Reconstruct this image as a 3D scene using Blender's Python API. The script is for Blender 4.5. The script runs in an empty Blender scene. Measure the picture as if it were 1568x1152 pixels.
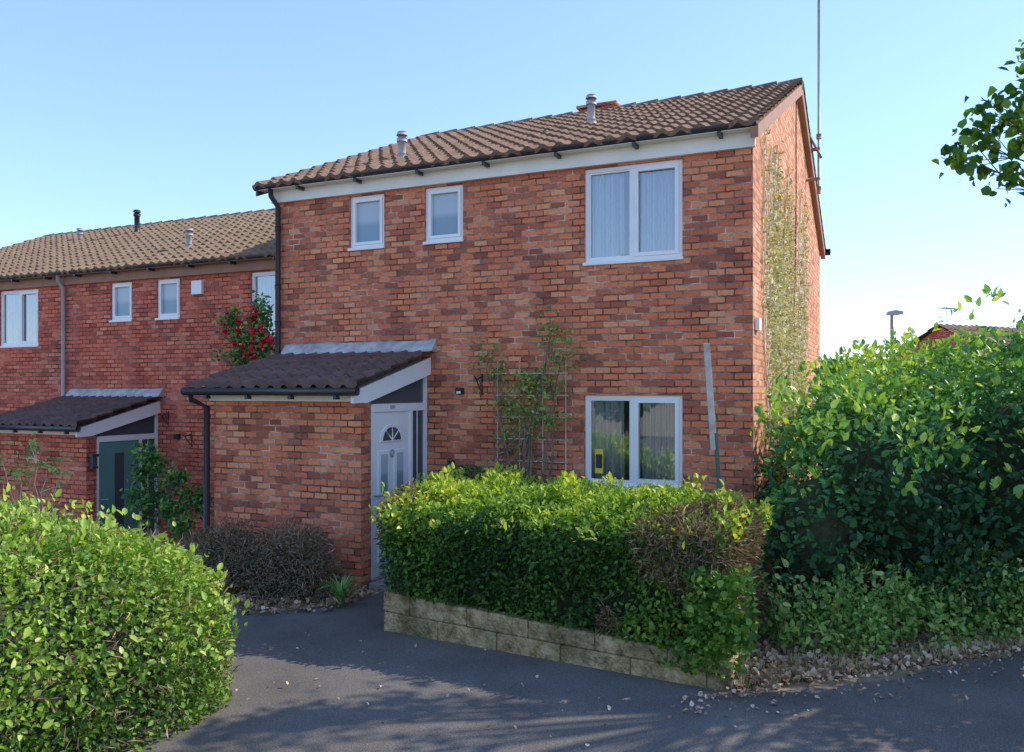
import bpy, bmesh, math, random
import numpy as np
from mathutils import Vector
random.seed(7); rng=np.random.default_rng(7)
scene=bpy.context.scene
# ------------------------------------------------------------ helpers
def link(o,parent=None):
    scene.collection.objects.link(o)
    if parent: o.parent=parent
    return o
def empty(name,loc=(0,0,0)):
    e=bpy.data.objects.new(name,None); e.location=loc; e.empty_display_size=.2
    return link(e)
def mesh_obj(name,verts,faces,mat,parent=None,smooth=False):
    me=bpy.data.meshes.new(name); me.from_pydata([tuple(v) for v in verts],[],faces); me.update()
    if mat: me.materials.append(mat)
    if smooth:
        for p in me.polygons: p.use_smooth=True
    return link(bpy.data.objects.new(name,me),parent)
def box(name,x0,x1,y0,y1,z0,z1,mat,parent=None,bev=0):
    v=[(x0,y0,z0),(x1,y0,z0),(x1,y1,z0),(x0,y1,z0),(x0,y0,z1),(x1,y0,z1),(x1,y1,z1),(x0,y1,z1)]
    f=[(0,3,2,1),(4,5,6,7),(0,1,5,4),(1,2,6,5),(2,3,7,6),(3,0,4,7)]
    o=mesh_obj(name,v,f,mat,parent)
    if bev:
        m=o.modifiers.new('b','BEVEL'); m.width=bev; m.segments=2
    return o
def prism(name,poly,axis,c0,c1,mat,parent=None):
    n=len(poly)
    def P(p,c): return (c,p[0],p[1]) if axis=='x' else ((p[0],c,p[1]) if axis=='y' else (p[0],p[1],c))
    v=[P(p,c0) for p in poly]+[P(p,c1) for p in poly]
    f=[tuple(range(n)),tuple(range(2*n-1,n-1,-1))]+[(i,i+n,(i+1)%n+n,(i+1)%n) for i in range(n)]
    o=mesh_obj(name,v,f,mat,parent)
    bm=bmesh.new(); bm.from_mesh(o.data); bmesh.ops.recalc_face_normals(bm,faces=bm.faces); bm.to_mesh(o.data); bm.free()
    return o
def tubes(name,paths,mat,parent=None,sides=6):
    V=[];F=[]
    for pts,rad in paths:
        pts=[Vector(p) for p in pts]; n=len(pts)
        if not hasattr(rad,'__len__'): rad=[rad]*n
        base=len(V)
        for i,p in enumerate(pts):
            t=(pts[min(i+1,n-1)]-pts[max(i-1,0)])
            if t.length<1e-6: t=Vector((0,0,1))
            t.normalize()
            a=t.cross(Vector((0,0,1)) if abs(t.z)<.9 else Vector((1,0,0))).normalized(); b=t.cross(a)
            for k in range(sides):
                an=2*math.pi*k/sides
                V.append(p+(a*math.cos(an)+b*math.sin(an))*rad[i])
        for i in range(n-1):
            for k in range(sides):
                k2=(k+1)%sides
                F.append((base+i*sides+k,base+i*sides+k2,base+(i+1)*sides+k2,base+(i+1)*sides+k))
        F.append(tuple(base+k for k in range(sides))); F.append(tuple(base+(n-1)*sides+k for k in reversed(range(sides))))
    return mesh_obj(name,V,F,mat,parent,smooth=True)
def norm(a): return a/(np.linalg.norm(a,axis=-1,keepdims=True)+1e-9)
def nz(p,f,seed):
    r=np.random.default_rng(seed); out=0
    for k in range(5):
        d=norm(r.normal(size=3)); out=out+np.sin((p@d)*f*(.7+.35*k)*2+r.uniform(0,6.28))/(1+.35*k)
    return out/2.6
# ------------------------------------------------------------ node mats
def newmat(name):
    m=bpy.data.materials.new(name); m.use_nodes=True
    nt=m.node_tree; return m,nt,nt.nodes,nt.links,nt.nodes['Principled BSDF']
def simple(name,col,rough=.6,metal=0,var=.12,scale=6,bump=.0,bscale=60):
    m,nt,N,L,b=newmat(name)
    b.inputs['Roughness'].default_value=rough; b.inputs['Metallic'].default_value=metal
    tc=N.new('ShaderNodeTexCoord'); n=N.new('ShaderNodeTexNoise'); n.inputs['Scale'].default_value=scale; n.inputs['Detail'].default_value=6
    L.new(tc.outputs['Object'],n.inputs['Vector'])
    r=N.new('ShaderNodeValToRGB'); e=r.color_ramp.elements
    e[0].position=.3; e[1].position=.7
    e[0].color=(*[c*(1-var) for c in col],1); e[1].color=(*[min(1,c*(1+var)) for c in col],1)
    L.new(n.outputs['Fac'],r.inputs['Fac']); L.new(r.outputs['Color'],b.inputs['Base Color'])
    if bump:
        n2=N.new('ShaderNodeTexNoise'); n2.inputs['Scale'].default_value=bscale; n2.inputs['Detail'].default_value=5
        L.new(tc.outputs['Object'],n2.inputs['Vector'])
        bp=N.new('ShaderNodeBump'); bp.inputs['Strength'].default_value=bump; bp.inputs['Distance'].default_value=.02
        L.new(n2.outputs['Fac'],bp.inputs['Height']); L.new(bp.outputs['Normal'],b.inputs['Normal'])
    return m
def ramp(N,stops):
    r=N.new('ShaderNodeValToRGB'); cr=r.color_ramp
    while len(cr.elements)<len(stops): cr.elements.new(.5)
    for e,(p,c) in zip(cr.elements,stops): e.position=p; e.color=(*c,1)
    return r
def mixc(N,L,a,b,fac,mode='MIX'):
    m=N.new('ShaderNodeMix'); m.data_type='RGBA'; m.blend_type=mode
    for s,v in ((m.inputs[0],fac),(m.inputs[6],a),(m.inputs[7],b)):
        if hasattr(v,'links'): L.new(v,s)
        else: s.default_value=v if not isinstance(v,tuple) else (*v,1)
    return m.outputs[2]
def brick_mat(name,stops,mortar,eff=.35,rw=.075,bw=.225,dark=.16):
    m,nt,N,L,b=newmat(name)
    tc=N.new('ShaderNodeTexCoord'); ge=N.new('ShaderNodeNewGeometry')
    so=N.new('ShaderNodeSeparateXYZ'); L.new(tc.outputs['Object'],so.inputs[0])
    sn=N.new('ShaderNodeSeparateXYZ'); L.new(ge.outputs['True Normal'],sn.inputs[0])
    ab=N.new('ShaderNodeMath'); ab.operation='ABSOLUTE'; L.new(sn.outputs['X'],ab.inputs[0])
    gt=N.new('ShaderNodeMath'); gt.operation='GREATER_THAN'; gt.inputs[1].default_value=.6; L.new(ab.outputs[0],gt.inputs[0])
    mx=N.new('ShaderNodeMix'); L.new(gt.outputs[0],mx.inputs[0]); L.new(so.outputs['X'],mx.inputs[2]); L.new(so.outputs['Y'],mx.inputs[3])
    cb=N.new('ShaderNodeCombineXYZ'); L.new(mx.outputs[0],cb.inputs['X']); L.new(so.outputs['Z'],cb.inputs['Y'])
    wn=N.new('ShaderNodeTexNoise'); wn.inputs['Scale'].default_value=16; L.new(cb.outputs[0],wn.inputs['Vector'])
    wv=N.new('ShaderNodeVectorMath'); wv.operation='SCALE'; wv.inputs['Scale'].default_value=.018; L.new(wn.outputs['Color'],wv.inputs[0])
    wa=N.new('ShaderNodeVectorMath'); L.new(cb.outputs[0],wa.inputs[0]); L.new(wv.outputs[0],wa.inputs[1])
    bt=N.new('ShaderNodeTexBrick'); L.new(wa.outputs[0],bt.inputs['Vector'])
    bt.inputs['Scale'].default_value=1; bt.inputs['Brick Width'].default_value=bw; bt.inputs['Row Height'].default_value=rw
    bt.inputs['Mortar Size'].default_value=.0088; bt.inputs['Mortar Smooth'].default_value=.2; bt.offset=.5
    bt.inputs['Color1'].default_value=(0,0,0,1); bt.inputs['Color2'].default_value=(1,1,1,1); bt.inputs['Mortar'].default_value=(.5,.5,.5,1)
    rr=ramp(N,stops); L.new(bt.outputs['Color'],rr.inputs['Fac'])
    n1=N.new('ShaderNodeTexNoise'); n1.inputs['Scale'].default_value=26; n1.inputs['Detail'].default_value=8; n1.inputs['Roughness'].default_value=.7; L.new(cb.outputs[0],n1.inputs['Vector'])
    r1=ramp(N,[(.3,(.55,.48,.48)),(.5,(1,1,1)),(.72,(1.2,1.2,1.15))]); L.new(n1.outputs['Fac'],r1.inputs['Fac'])
    c=mixc(N,L,rr.outputs['Color'],r1.outputs['Color'],.55,'MULTIPLY')
    n2=N.new('ShaderNodeTexNoise'); n2.inputs['Scale'].default_value=.8; n2.inputs['Detail'].default_value=7; n2.inputs['Roughness'].default_value=.6; L.new(cb.outputs[0],n2.inputs['Vector'])
    r2=ramp(N,[(.35,(.90,.86,.90)),(.65,(1.08,1.06,1.0))]); L.new(n2.outputs['Fac'],r2.inputs['Fac'])
    c=mixc(N,L,c,r2.outputs['Color'],1.0,'MULTIPLY')
    n3=N.new('ShaderNodeTexNoise'); n3.inputs['Scale'].default_value=2.2; n3.inputs['Detail'].default_value=10; n3.inputs['Roughness'].default_value=.75; L.new(cb.outputs[0],n3.inputs['Vector'])
    r3=ramp(N,[(.56,(0,0,0)),(.80,(eff,eff,eff))]); L.new(n3.outputs['Fac'],r3.inputs['Fac'])
    c=mixc(N,L,c,(.80,.50,.33),r3.outputs['Color'])
    n4=N.new('ShaderNodeTexNoise'); n4.inputs['Scale'].default_value=2.4; n4.inputs['Detail'].default_value=9; n4.inputs['Roughness'].default_value=.7; L.new(cb.outputs[0],n4.inputs['Vector'])
    r4=ramp(N,[(.42,tuple(k*dark for k in mortar)),(.53,tuple(k*.45 for k in mortar)),(.63,mortar)]); L.new(n4.outputs['Fac'],r4.inputs['Fac'])
    c=mixc(N,L,c,r4.outputs['Color'],bt.outputs['Fac'])
    L.new(c,b.inputs['Base Color']); b.inputs['Roughness'].default_value=.9; b.inputs['Specular IOR Level'].default_value=.12
    mm=N.new('ShaderNodeMath'); mm.operation='MULTIPLY_ADD'; L.new(bt.outputs['Fac'],mm.inputs[0]); mm.inputs[1].default_value=-1.2; L.new(n1.outputs['Fac'],mm.inputs[2])
    bp=N.new('ShaderNodeBump'); bp.inputs['Strength'].default_value=.9; bp.inputs['Distance'].default_value=.014
    L.new(mm.outputs[0],bp.inputs['Height']); L.new(bp.outputs['Normal'],b.inputs['Normal'])
    return m
def leaf_mat(name,stops,trans=.3,rough=.45):
    m,nt,N,L,b=newmat(name)
    at=N.new('ShaderNodeAttribute'); at.attribute_name='lv'
    r=ramp(N,stops); L.new(at.outputs['Fac'],r.inputs['Fac']); L.new(r.outputs['Color'],b.inputs['Base Color'])
    b.inputs['Roughness'].default_value=rough; b.inputs['Specular IOR Level'].default_value=.35
    if trans:
        tr=N.new('ShaderNodeBsdfTranslucent'); g=mixc(N,L,r.outputs['Color'],(1.4,1.5,.5),1.0,'MULTIPLY'); L.new(g,tr.inputs['Color'])
        ms=N.new('ShaderNodeMixShader'); ms.inputs[0].default_value=trans
        L.new(b.outputs[0],ms.inputs[1]); L.new(tr.outputs[0],ms.inputs[2]); L.new(ms.outputs[0],N['Material Output'].inputs['Surface'])
    return m
M={}
reds=[(0,(.38,.115,.07)),(.12,(.54,.155,.085)),(.4,(.82,.225,.105)),(.75,(.90,.27,.12)),(1,(.92,.38,.19))]
M['brick']=brick_mat('red_brick',reds,(.78,.55,.42),.4,bw=.185,dark=.16)
M['gablebrick']=brick_mat('sunlit_gable_brick',[(0,(.50,.19,.11)),(.3,(.78,.31,.16)),(.75,(.86,.38,.21)),(1,(.88,.50,.31))],(.78,.60,.46),.6,bw=.185,dark=.45)  # paler copy of the red brick, with the gable's sunlight put into its colour
reds2=[(0,(.46,.105,.07)),(.4,(.78,.175,.10)),(.8,(.84,.21,.115)),(1,(.87,.30,.17))]
M['brick2']=brick_mat('terrace_brick',reds2,(.64,.35,.26),.25,bw=.185)
M['upvc']=simple('white_upvc',(.92,.88,.83),.3,var=.02)
M['fascia']=simple('painted_fascia',(.90,.82,.70),.5,var=.06,scale=3)
M['black']=simple('black_plastic',(.035,.032,.032),.4)
M['greypipe']=simple('grey_pipe',(.44,.40,.37),.5)
M['lead']=simple('lead_flashing',(.46,.43,.40),.8,var=.3,scale=9,bump=.3,bscale=20)
M['barge']=simple('brown_bargeboard',(.38,.19,.11),.7)
M['gal']=simple('galvanised_metal',(.42,.42,.42),.5,.5)
M['room']=simple('room_plaster',(.42,.43,.44),.9)
M['greendoor']=simple('sage_green_door',(.12,.30,.25),.4,var=.04)
M['terracotta']=simple('terracotta',(.42,.17,.10),.8)
M['yellow']=simple('yellow_sticker',(.75,.6,.05),.6)
M['bark']=simple('bark',(.16,.12,.08),.9,var=.4,scale=12,bump=.6)
M['twig']=simple('twig_wood',(.24,.17,.12),.9,var=.4,scale=9)
M['paletwig']=simple('dry_vine',(.80,.70,.52),.9,var=.15,scale=9)
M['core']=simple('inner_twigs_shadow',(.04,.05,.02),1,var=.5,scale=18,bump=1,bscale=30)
M['plinth']=simple('concrete',(.35,.31,.27),.9,var=.25,scale=5,bump=.4)
M['postgreen']=simple('green_post',(.06,.12,.09),.6)
M['oldwhite']=simple('weathered_white_wood',(.52,.46,.39),.8,var=.35,scale=7)
M['wire']=simple('galvanised_wire',(.74,.68,.60),.6)
def tile_mat(name,a,b2,moss):
    m,nt,N,L,b=newmat(name)
    tc=N.new('ShaderNodeTexCoord'); n=N.new('ShaderNodeTexNoise'); n.inputs['Scale'].default_value=3; n.inputs['Detail'].default_value=10; n.inputs['Roughness'].default_value=.7
    L.new(tc.outputs['Object'],n.inputs['Vector'])
    r=ramp(N,[(.3,a),(.7,b2)]); L.new(n.outputs['Fac'],r.inputs['Fac'])
    n2=N.new('ShaderNodeTexNoise'); n2.inputs['Scale'].default_value=22; n2.inputs['Detail'].default_value=6; L.new(tc.outputs['Object'],n2.inputs['Vector'])
    r2=ramp(N,[(.55,(0,0,0)),(.68,(.7,.7,.7))]); L.new(n2.outputs['Fac'],r2.inputs['Fac'])
    c=mixc(N,L,r.outputs['Color'],moss,r2.outputs['Color'])
    L.new(c,b.inputs['Base Color']); b.inputs['Roughness'].default_value=.9; b.inputs['Specular IOR Level'].default_value=.15
    bp=N.new('ShaderNodeBump'); bp.inputs['Strength'].default_value=.4; bp.inputs['Distance'].default_value=.01; L.new(n2.outputs['Fac'],bp.inputs['Height']); L.new(bp.outputs['Normal'],b.inputs['Normal'])
    return m
M['tile']=tile_mat('brown_roof_tile',(.16,.095,.06),(.29,.18,.12),(.37,.29,.20))
M['tile2']=tile_mat('terrace_roof_tile',(.19,.125,.08),(.31,.21,.13),(.37,.29,.18))
M['porchtile']=tile_mat('mossy_porch_tile',(.11,.065,.055),(.25,.15,.125),(.17,.15,.08))
def glass():
    m,nt,N,L,b=newmat('window_glass'); N.remove(b)
    t=N.new('ShaderNodeBsdfTransparent'); t.inputs[0].default_value=(.88,.93,.94,1)
    g=N.new('ShaderNodeBsdfGlossy'); g.inputs['Roughness'].default_value=.015
    fr=N.new('ShaderNodeFresnel'); fr.inputs['IOR'].default_value=1.9
    ms=N.new('ShaderNodeMixShader'); ma=N.new('ShaderNodeMath'); ma.operation='MULTIPLY_ADD'; ma.inputs[1].default_value=1.3; ma.inputs[2].default_value=.16
    L.new(fr.outputs[0],ma.inputs[0]); L.new(ma.outputs[0],ms.inputs[0]); L.new(t.outputs[0],ms.inputs[1]); L.new(g.outputs[0],ms.inputs[2])
    L.new(ms.outputs[0],N['Material Output'].inputs['Surface'])
    return m
M['glass']=glass()
m,nt,N,L,b=newmat('dark_glass'); b.inputs['Base Color'].default_value=(.07,.09,.10,1); b.inputs['Roughness'].default_value=.08; M['dglass']=m
m,nt,N,L,b=newmat('frosted_glass'); b.inputs['Roughness'].default_value=.2
tc=N.new('ShaderNodeTexCoord'); sp=N.new('ShaderNodeSeparateXYZ'); L.new(tc.outputs['Generated'],sp.inputs[0])
r=ramp(N,[(0,(.22,.32,.38)),(.42,(.28,.37,.43)),(.55,(.5,.55,.58))]); L.new(sp.outputs['Z'],r.inputs['Fac']); L.new(r.outputs['Color'],b.inputs['Base Color']); M['frost']=m
m,nt,N,L,b=newmat('net_curtain'); b.inputs['Base Color'].default_value=(.90,.90,.88,1); b.inputs['Roughness'].default_value=.9
tr=N.new('ShaderNodeBsdfTransparent'); ms=N.new('ShaderNodeMixShader')
tc=N.new('ShaderNodeTexCoord'); wn=N.new('ShaderNodeTexWave'); wn.inputs['Scale'].default_value=9; wn.inputs['Distortion'].default_value=2.5; wn.inputs['Detail'].default_value=3; L.new(tc.outputs['Object'],wn.inputs['Vector'])
ma=N.new('ShaderNodeMath'); ma.operation='MULTIPLY'; ma.inputs[1].default_value=.25; L.new(wn.outputs['Fac'],ma.inputs[0]); L.new(ma.outputs[0],ms.inputs[0])
L.new(b.outputs[0],ms.inputs[1]); L.new(tr.outputs[0],ms.inputs[2]); L.new(ms.outputs[0],N['Material Output'].inputs['Surface']); M['curtain']=m
# ------------------------------------------------------------ building parts
def wall_open(name,x0,x1,z0,z1,ops,mat,parent,y=0,depth=.1):
    xs=sorted({x0,x1,*[o[0] for o in ops],*[o[1] for o in ops]}); zs=sorted({z0,z1,*[o[2] for o in ops],*[o[3] for o in ops]})
    V=[];F=[]
    def q(a,b,c,d): n=len(V); V.extend([a,b,c,d]); F.append((n,n+1,n+2,n+3))
    for i in range(len(xs)-1):
        for j in range(len(zs)-1):
            cx=(xs[i]+xs[i+1])/2; cz=(zs[j]+zs[j+1])/2
            if any(o[0]<cx<o[1] and o[2]<cz<o[3] for o in ops): continue
            q((xs[i],y,zs[j]),(xs[i+1],y,zs[j]),(xs[i+1],y,zs[j+1]),(xs[i],y,zs[j+1]))
    for a,b,c,d in ops:
        e=y+depth
        q((a,y,c),(a,e,c),(a,e,d),(a,y,d)); q((b,y,c),(b,y,d),(b,e,d),(b,e,c))
        q((a,y,d),(a,e,d),(b,e,d),(b,y,d)); q((a,y,c),(b,y,c),(b,e,c),(a,e,c))
    return mesh_obj(name,V,F,mat,parent)
def frame(name,x0,x1,z0,z1,y0,y1,w,mat,parent):
    V=[];F=[]
    def bx(a,b,c,d):
        n=len(V); V.extend([(a,y0,c),(b,y0,c),(b,y1,c),(a,y1,c),(a,y0,d),(b,y0,d),(b,y1,d),(a,y1,d)])
        F.extend([tuple(n+k for k in f) for f in [(0,3,2,1),(4,5,6,7),(0,1,5,4),(1,2,6,5),(2,3,7,6),(3,0,4,7)]])
    bx(x0,x0+w,z0,z1); bx(x1-w,x1,z0,z1); bx(x0+w,x1-w,z0,z0+w); bx(x0+w,x1-w,z1-w,z1)
    o=mesh_obj(name,V,F,mat,parent); return o
def window(parent,nm,x0,x1,z0,z1,big=True,seed=0):
    U=M['upvc']; e=.003
    frame(nm+'_outer_frame',x0+e,x1-e,z0+e,z1-e,.03,.09,.042,U,parent)
    box(nm+'_sill',x0-.01,x1+.01,-.03,.028,z0-.03,z0+.004,U,parent)
    i0,i1,j0,j1=x0+.046,x1-.046,z0+.046,z1-.046
    if big:
        xm=(x0+x1)/2
        box(nm+'_mullion',xm-.02,xm+.02,.032,.088,j0,j1,U,parent)
        frame(nm+'_left_sash',i0,xm-.022,j0,j1,.04,.075,.02,U,parent)
        frame(nm+'_right_sash',xm+.022,i1,j0,j1,.018,.075,.042,U,parent)
        mesh_obj(nm+'_glass',[(i0,.065,j0),(i1,.065,j0),(i1,.065,j1),(i0,.065,j1)],[(0,1,2,3)],M['glass'],parent)
        V=[];F=[];r=random.Random(seed)
        for k,(a,b2) in enumerate(((i0-.02,i0+.40),(i1-.45,i1+.02))):
            n=90; base=len(V); ph=r.uniform(0,6)
            for s in range(n):
                x=a+(b2-a)*s/(n-1); yy=.135+.024*math.sin(x*75+ph)+.014*math.sin(x*31+ph*2)
                V.append((x,yy,j0-.05)); V.append((x+.01*math.sin(x*9),yy-.01,j1+.05))
            for s in range(n-1): F.append((base+2*s,base+2*s+2,base+2*s+3,base+2*s+1))
        mesh_obj(nm+'_curtains',V,F,M['curtain'],parent,smooth=True)
        x0-=.2;x1+=.2;z0-=.3;z1+=.15
        V=[(x0,.1,z0),(x1,.1,z0),(x1,1.4,z0),(x0,1.4,z0),(x0,.1,z1),(x1,.1,z1),(x1,1.4,z1),(x0,1.4,z1)]
        mesh_obj(nm+'_room',V,[(0,3,2,1),(4,5,6,7),(1,2,6,5),(2,3,7,6),(3,0,4,7)],M['room'],parent)
    else:
        frame(nm+'_sash',i0,i1,j0,j1,.018,.075,.036,U,parent)
        mesh_obj(nm+'_glass',[(i0,.06,j0),(i1,.06,j0),(i1,.06,j1),(i0,.06,j1)],[(0,1,2,3)],M['frost'],parent)
def tiles(name,x0,x1,ya,za,yb,zb,mat,parent,per=.2,course=.33,amp=.045,seed=1):
    r=np.random.default_rng(seed)
    L=math.hypot(yb-ya,zb-za); nc=max(1,round(L/course)); cl=L/nc
    sy,sz=(yb-ya)/L,(zb-za)/L; ny,nzn=-sz,sy
    if nzn<0: ny,nzn=-ny,-nzn
    nx=int((x1-x0)/per*8)+1; xs=np.linspace(x0,x1,nx)
    V=[];F=[]
    for c in range(nc):
        off=r.normal(0,.003,size=int((x1-x0)/per)+3); sl=r.normal(0,.006,size=int((x1-x0)/per)+3)
        rows=[(c*cl-.02,-.02),(c*cl-.02,.034),((c+1)*cl,.002)]
        base=len(V)
        for k,(s,h) in enumerate(rows):
            for x in xs:
                ti=int((x-x0)/per); ph=(x-x0)/per*2*math.pi
                w=amp*(0.5-.5*math.cos(ph))**1.6
                hh=h+w+off[ti]; ss=s+sl[ti]*(k<2)
                V.append((x,ya+sy*ss+ny*hh,za+sz*ss+nzn*hh))
        for k in range(2):
            for i in range(nx-1):
                a=base+k*nx+i; F.append((a,a+1,a+nx+1,a+nx))
    return mesh_obj(name,V,F,mat,parent)
FL=4.80
def house(name,loc,brick,tile,main,door):
    P=empty(name,loc); W=6.4
    big=[(-1.9,-.755,3.67,4.76),(-1.9,-.755,1.11,2.147)]; small=[(-5.19,-4.645,4.07,4.76),(-4.04,-3.49,4.07,4.76)]
    wall_open('front_wall',-W,0,-.4,5.0,big+small,brick,P)
    for i,w in enumerate(big): window(P,'big_window_%d'%i,*w,True,i+3)
    for i,w in enumerate(small): window(P,'small_window_%d'%i,*w,False)
    D=8.5; rz=6.80
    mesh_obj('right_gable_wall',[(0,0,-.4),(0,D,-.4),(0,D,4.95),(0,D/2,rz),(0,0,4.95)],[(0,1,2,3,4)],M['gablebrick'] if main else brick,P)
    mesh_obj('left_gable_wall',[(-W,0,-.4),(-W,D,-.4),(-W,D,4.95),(-W,D/2,rz),(-W,0,4.95)],[(4,3,2,1,0)],brick,P)
    mesh_obj('back_wall',[(-W,D,-.4),(0,D,-.4),(0,D,4.95),(-W,D,4.95)],[(0,1,2,3)],brick,P)
    xr=.1 if main else .0; xl=-W-.22 if main else -W
    tiles('front_roof_slope',xl,xr,-.2,4.98,D/2,6.87,tile,P,seed=3)
    tiles('back_roof_slope',xl,xr,D+.2,4.98,D/2,6.87,tile,P,seed=4)
    n=18
    tubes('ridge_tiles',[([(xl-.01+(xr-xl+.02)*k/n,D/2,6.855),(xl+(xr-xl)*(k+.97)/n,D/2,6.87)],[.085,.095]) for k in range(n)],tile,P,8)
    prism('fascia_board',[(-.06,FL-.02),(-.06,FL+.17),(-.002,FL+.17),(-.002,FL-.02)],'x',-W-.05 if main else -W,.03 if main else 0,M['fascia'] if main else M['barge'],P)
    box('soffit',xl+.02,xr-.02,-.19,-.062,FL+.14,FL+.165,M['fascia'] if main else M['barge'],P)
    g=[]
    for k in range(0,9): 
        a=math.pi+math.pi*k/8; g.append((-.17+.058*math.cos(a),5.0+.058*math.sin(a)))
    g=g+[(-.122,5.005),(-.218,5.005)]
    prism('gutter',g,'x',xl-.02,xr-.03,M['black'],P)
    for k in range(7):
        x=-W+.5+k*.93; box('gutter_bracket_%d'%k,x-.02,x+.02,-.20,-.06,4.90,4.945,M['black'],P)
    if main:
        for s,y0,y1 in ((0,-.2,D/2),(1,D+.2,D/2)):
            prism('verge_board_%d'%s,[(y0,4.83),(y0,4.97),(y1,6.86),(y1,6.70)],'x',.004,.085,M['barge'],P)
        prism('left_verge_board',[(-.2,4.86),(-.2,4.97),(D/2,6.86),(D/2,6.70)],'x',-W-.2,-W-.17,M['black'],P)
        tubes('back_gutter',[([(xl,D+.28,4.98),(xr+.08,D+.28,4.98)],.07)],M['black'],P)
        tubes('downpipe',[([(-W+.03,-.17,4.97),(-W+.03,-.16,4.85),(-W+.06,-.055,4.72),(-W+.06,-.055,2.3),(-W+.06,-.055,0)],.036)]+[([(-W+.06,-.055,z),(-W+.06,-.055,z+.05)],.044) for z in (4.4,3.6,3.1)],M['black'],P,8)
    else:
        tubes('downpipe',[([(-W+.02,-.17,4.97),(-W+.02,-.16,4.85),(-W+.02,-.055,4.72),(-W+.02,-.055,0)],.036)],M['greypipe'],P,8)
    # ---------------- porch
    x0,x1,yf=-6.13,-3.99,-1.45
    box('porch_front_wall',x0,x1,yf,yf+.19,-.4,2.10,brick,P)
    box('porch_left_wall',x0,x0+.19,yf+.19,-.002,-.4,2.10,brick,P)
    prism('porch_left_infill',[(yf,2.103),(yf,2.15),(-.003,2.50),(-.003,2.103)],'x',x0,x0+.15,M['fascia'],P)
    tiles('porch_roof',x0-.2,x1+.14,yf-.25,2.235,-.01,2.67,M['porchtile'],P,per=.2,course=.33,seed=8,amp=.055)
    prism('porch_roof_deck',[(yf-.22,2.165),(-.012,2.59),(-.012,2.56),(yf-.22,2.135)],'x',x0-.18,x1-.02,M['fascia'],P)
    box('porch_fascia',x0-.02,x1+.002,yf-.06,yf-.003,2.075,2.18,M['fascia'],P)
    prism('porch_side_bargeboard',[(yf-.2,2.06),(yf-.2,2.19),(-.004,2.615),(-.004,2.40),(yf+.05,2.06)],'x',x1+.003,x1+.045,M['upvc'],P)
    tubes('porch_gutter',[([(x0-.25,yf-.24,2.19),(x1+.12,yf-.24,2.19)],.05)],M['black'],P,8)
    for k in range(4): box('porch_gutter_bracket_%d'%k,x0+.1+k*.62,x0+.14+k*.62,yf-.27,yf-.2,2.10,2.145,M['black'],P)
    tubes('porch_downpipe',[([(x0-.13,yf-.24,2.17),(x0-.13,yf-.24,2.09),(x0-.07,yf-.05,2.0),(x0-.07,yf-.05,-.2)],.036)],M['black'],P,8)
    prism('lead_flashing',[(-.14,2.685),(-.12,2.72),(-.03,2.82),(-.002,2.83),(-.002,2.685)],'x',x0-.1,x1+.13,M['lead'],P)
    mesh_obj('porch_interior',[(x1-.9,yf+.2,0),(x1-.9,-.01,0),(x1-.9,-.01,2.5),(x1-.9,yf+.2,2.12)],[(0,1,2,3)],M['room'],P)
    U=M['upvc']
    xa,xb=x1-.07,x1-.012
    ya,yb=yf+.19,-.004
    def fb(n,y0,y1,z0,z1,mat=U,a=xa,b=xb): return box('porch_'+n,a,b,y0,y1,z0,z1,mat,P)
    fb('frame_post_front',ya+.001,ya+.055,.06,2.03); fb('frame_post_mid',-.395,-.345,.06,1.95); fb('frame_post_back',-.05,yb,.06,2.40)
    fb('transom',ya+.056,-.051,1.951,2.045); fb('threshold',ya+.001,yb,.0,.058,M['plinth'],x1-.15,x1+.02)
    prism('porch_triangle_glass',[(ya+.06,2.047),(-.052,2.047),(-.052,2.42),(ya+.06,2.13)],'x',x1-.05,x1-.044,M['dglass'],P)
    dm=U if door=='white' else M['greendoor']
    y0,y1=ya+.058,-.398
    fb('door_leaf',y0,y1,.062,1.948,dm,x1-.062,x1-.03)
    w=y1-y0
    cy=(y0+y1)/2
    if door=='white':
        pts=[(cy+.24*math.cos(a),1.60+.20*math.sin(a)) for a in np.linspace(0,math.pi,14)]
        pts2=[(cy+.19*math.cos(a),1.615+.155*math.sin(a)) for a in np.linspace(0,math.pi,14)]
        prism('porch_door_fanlight_trim',pts,'x',x1-.03,x1-.018,U,P)
        prism('porch_door_fanlight_glass',pts2,'x',x1-.018,x1-.014,M['dglass'],P)
        tubes('porch_door_fanlight_bars',[([(x1-.012,cy,1.615),(x1-.012,cy+.19*math.cos(a),1.615+.155*math.sin(a))],.008) for a in (.8,1.57,2.34)],U,P)
        for k,c in enumerate((y0+w*.29,y0+w*.71)):
            box('porch_door_panel_trim_%d'%k,x1-.03,x1-.016,c-.115,c+.115,.98,1.50,U,P,bev=.004)
            box('porch_door_panel_glass_%d'%k,x1-.016,x1-.013,c-.07,c+.07,1.02,1.46,M['frost'],P)
            box('porch_door_lower_trim_%d'%k,x1-.03,x1-.014,c-.115,c+.115,.22,.78,U,P,bev=.006)
            box('porch_door_lower_panel_%d'%k,x1-.014,x1-.002,c-.07,c+.07,.27,.73,U,P,bev=.006)
        box('porch_letterbox',x1-.03,x1-.012,cy-.13,cy+.13,.86,.91,M['gal'],P)
        tubes('porch_door_knocker',[([(x1-.01,cy+.03*math.cos(t),1.46+.04*math.sin(t)) for t in np.linspace(0,6.28,12)],.008)],M['gal'],P)
        box('porch_house_number',x1-.011,x1-.006,cy-.05,cy+.05,1.985,2.025,M['greypipe'],P)
    else:
        box('porch_door_slot_glass',x1-.03,x1-.024,cy-.09,cy+.09,.5,1.75,M['dglass'],P)
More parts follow.
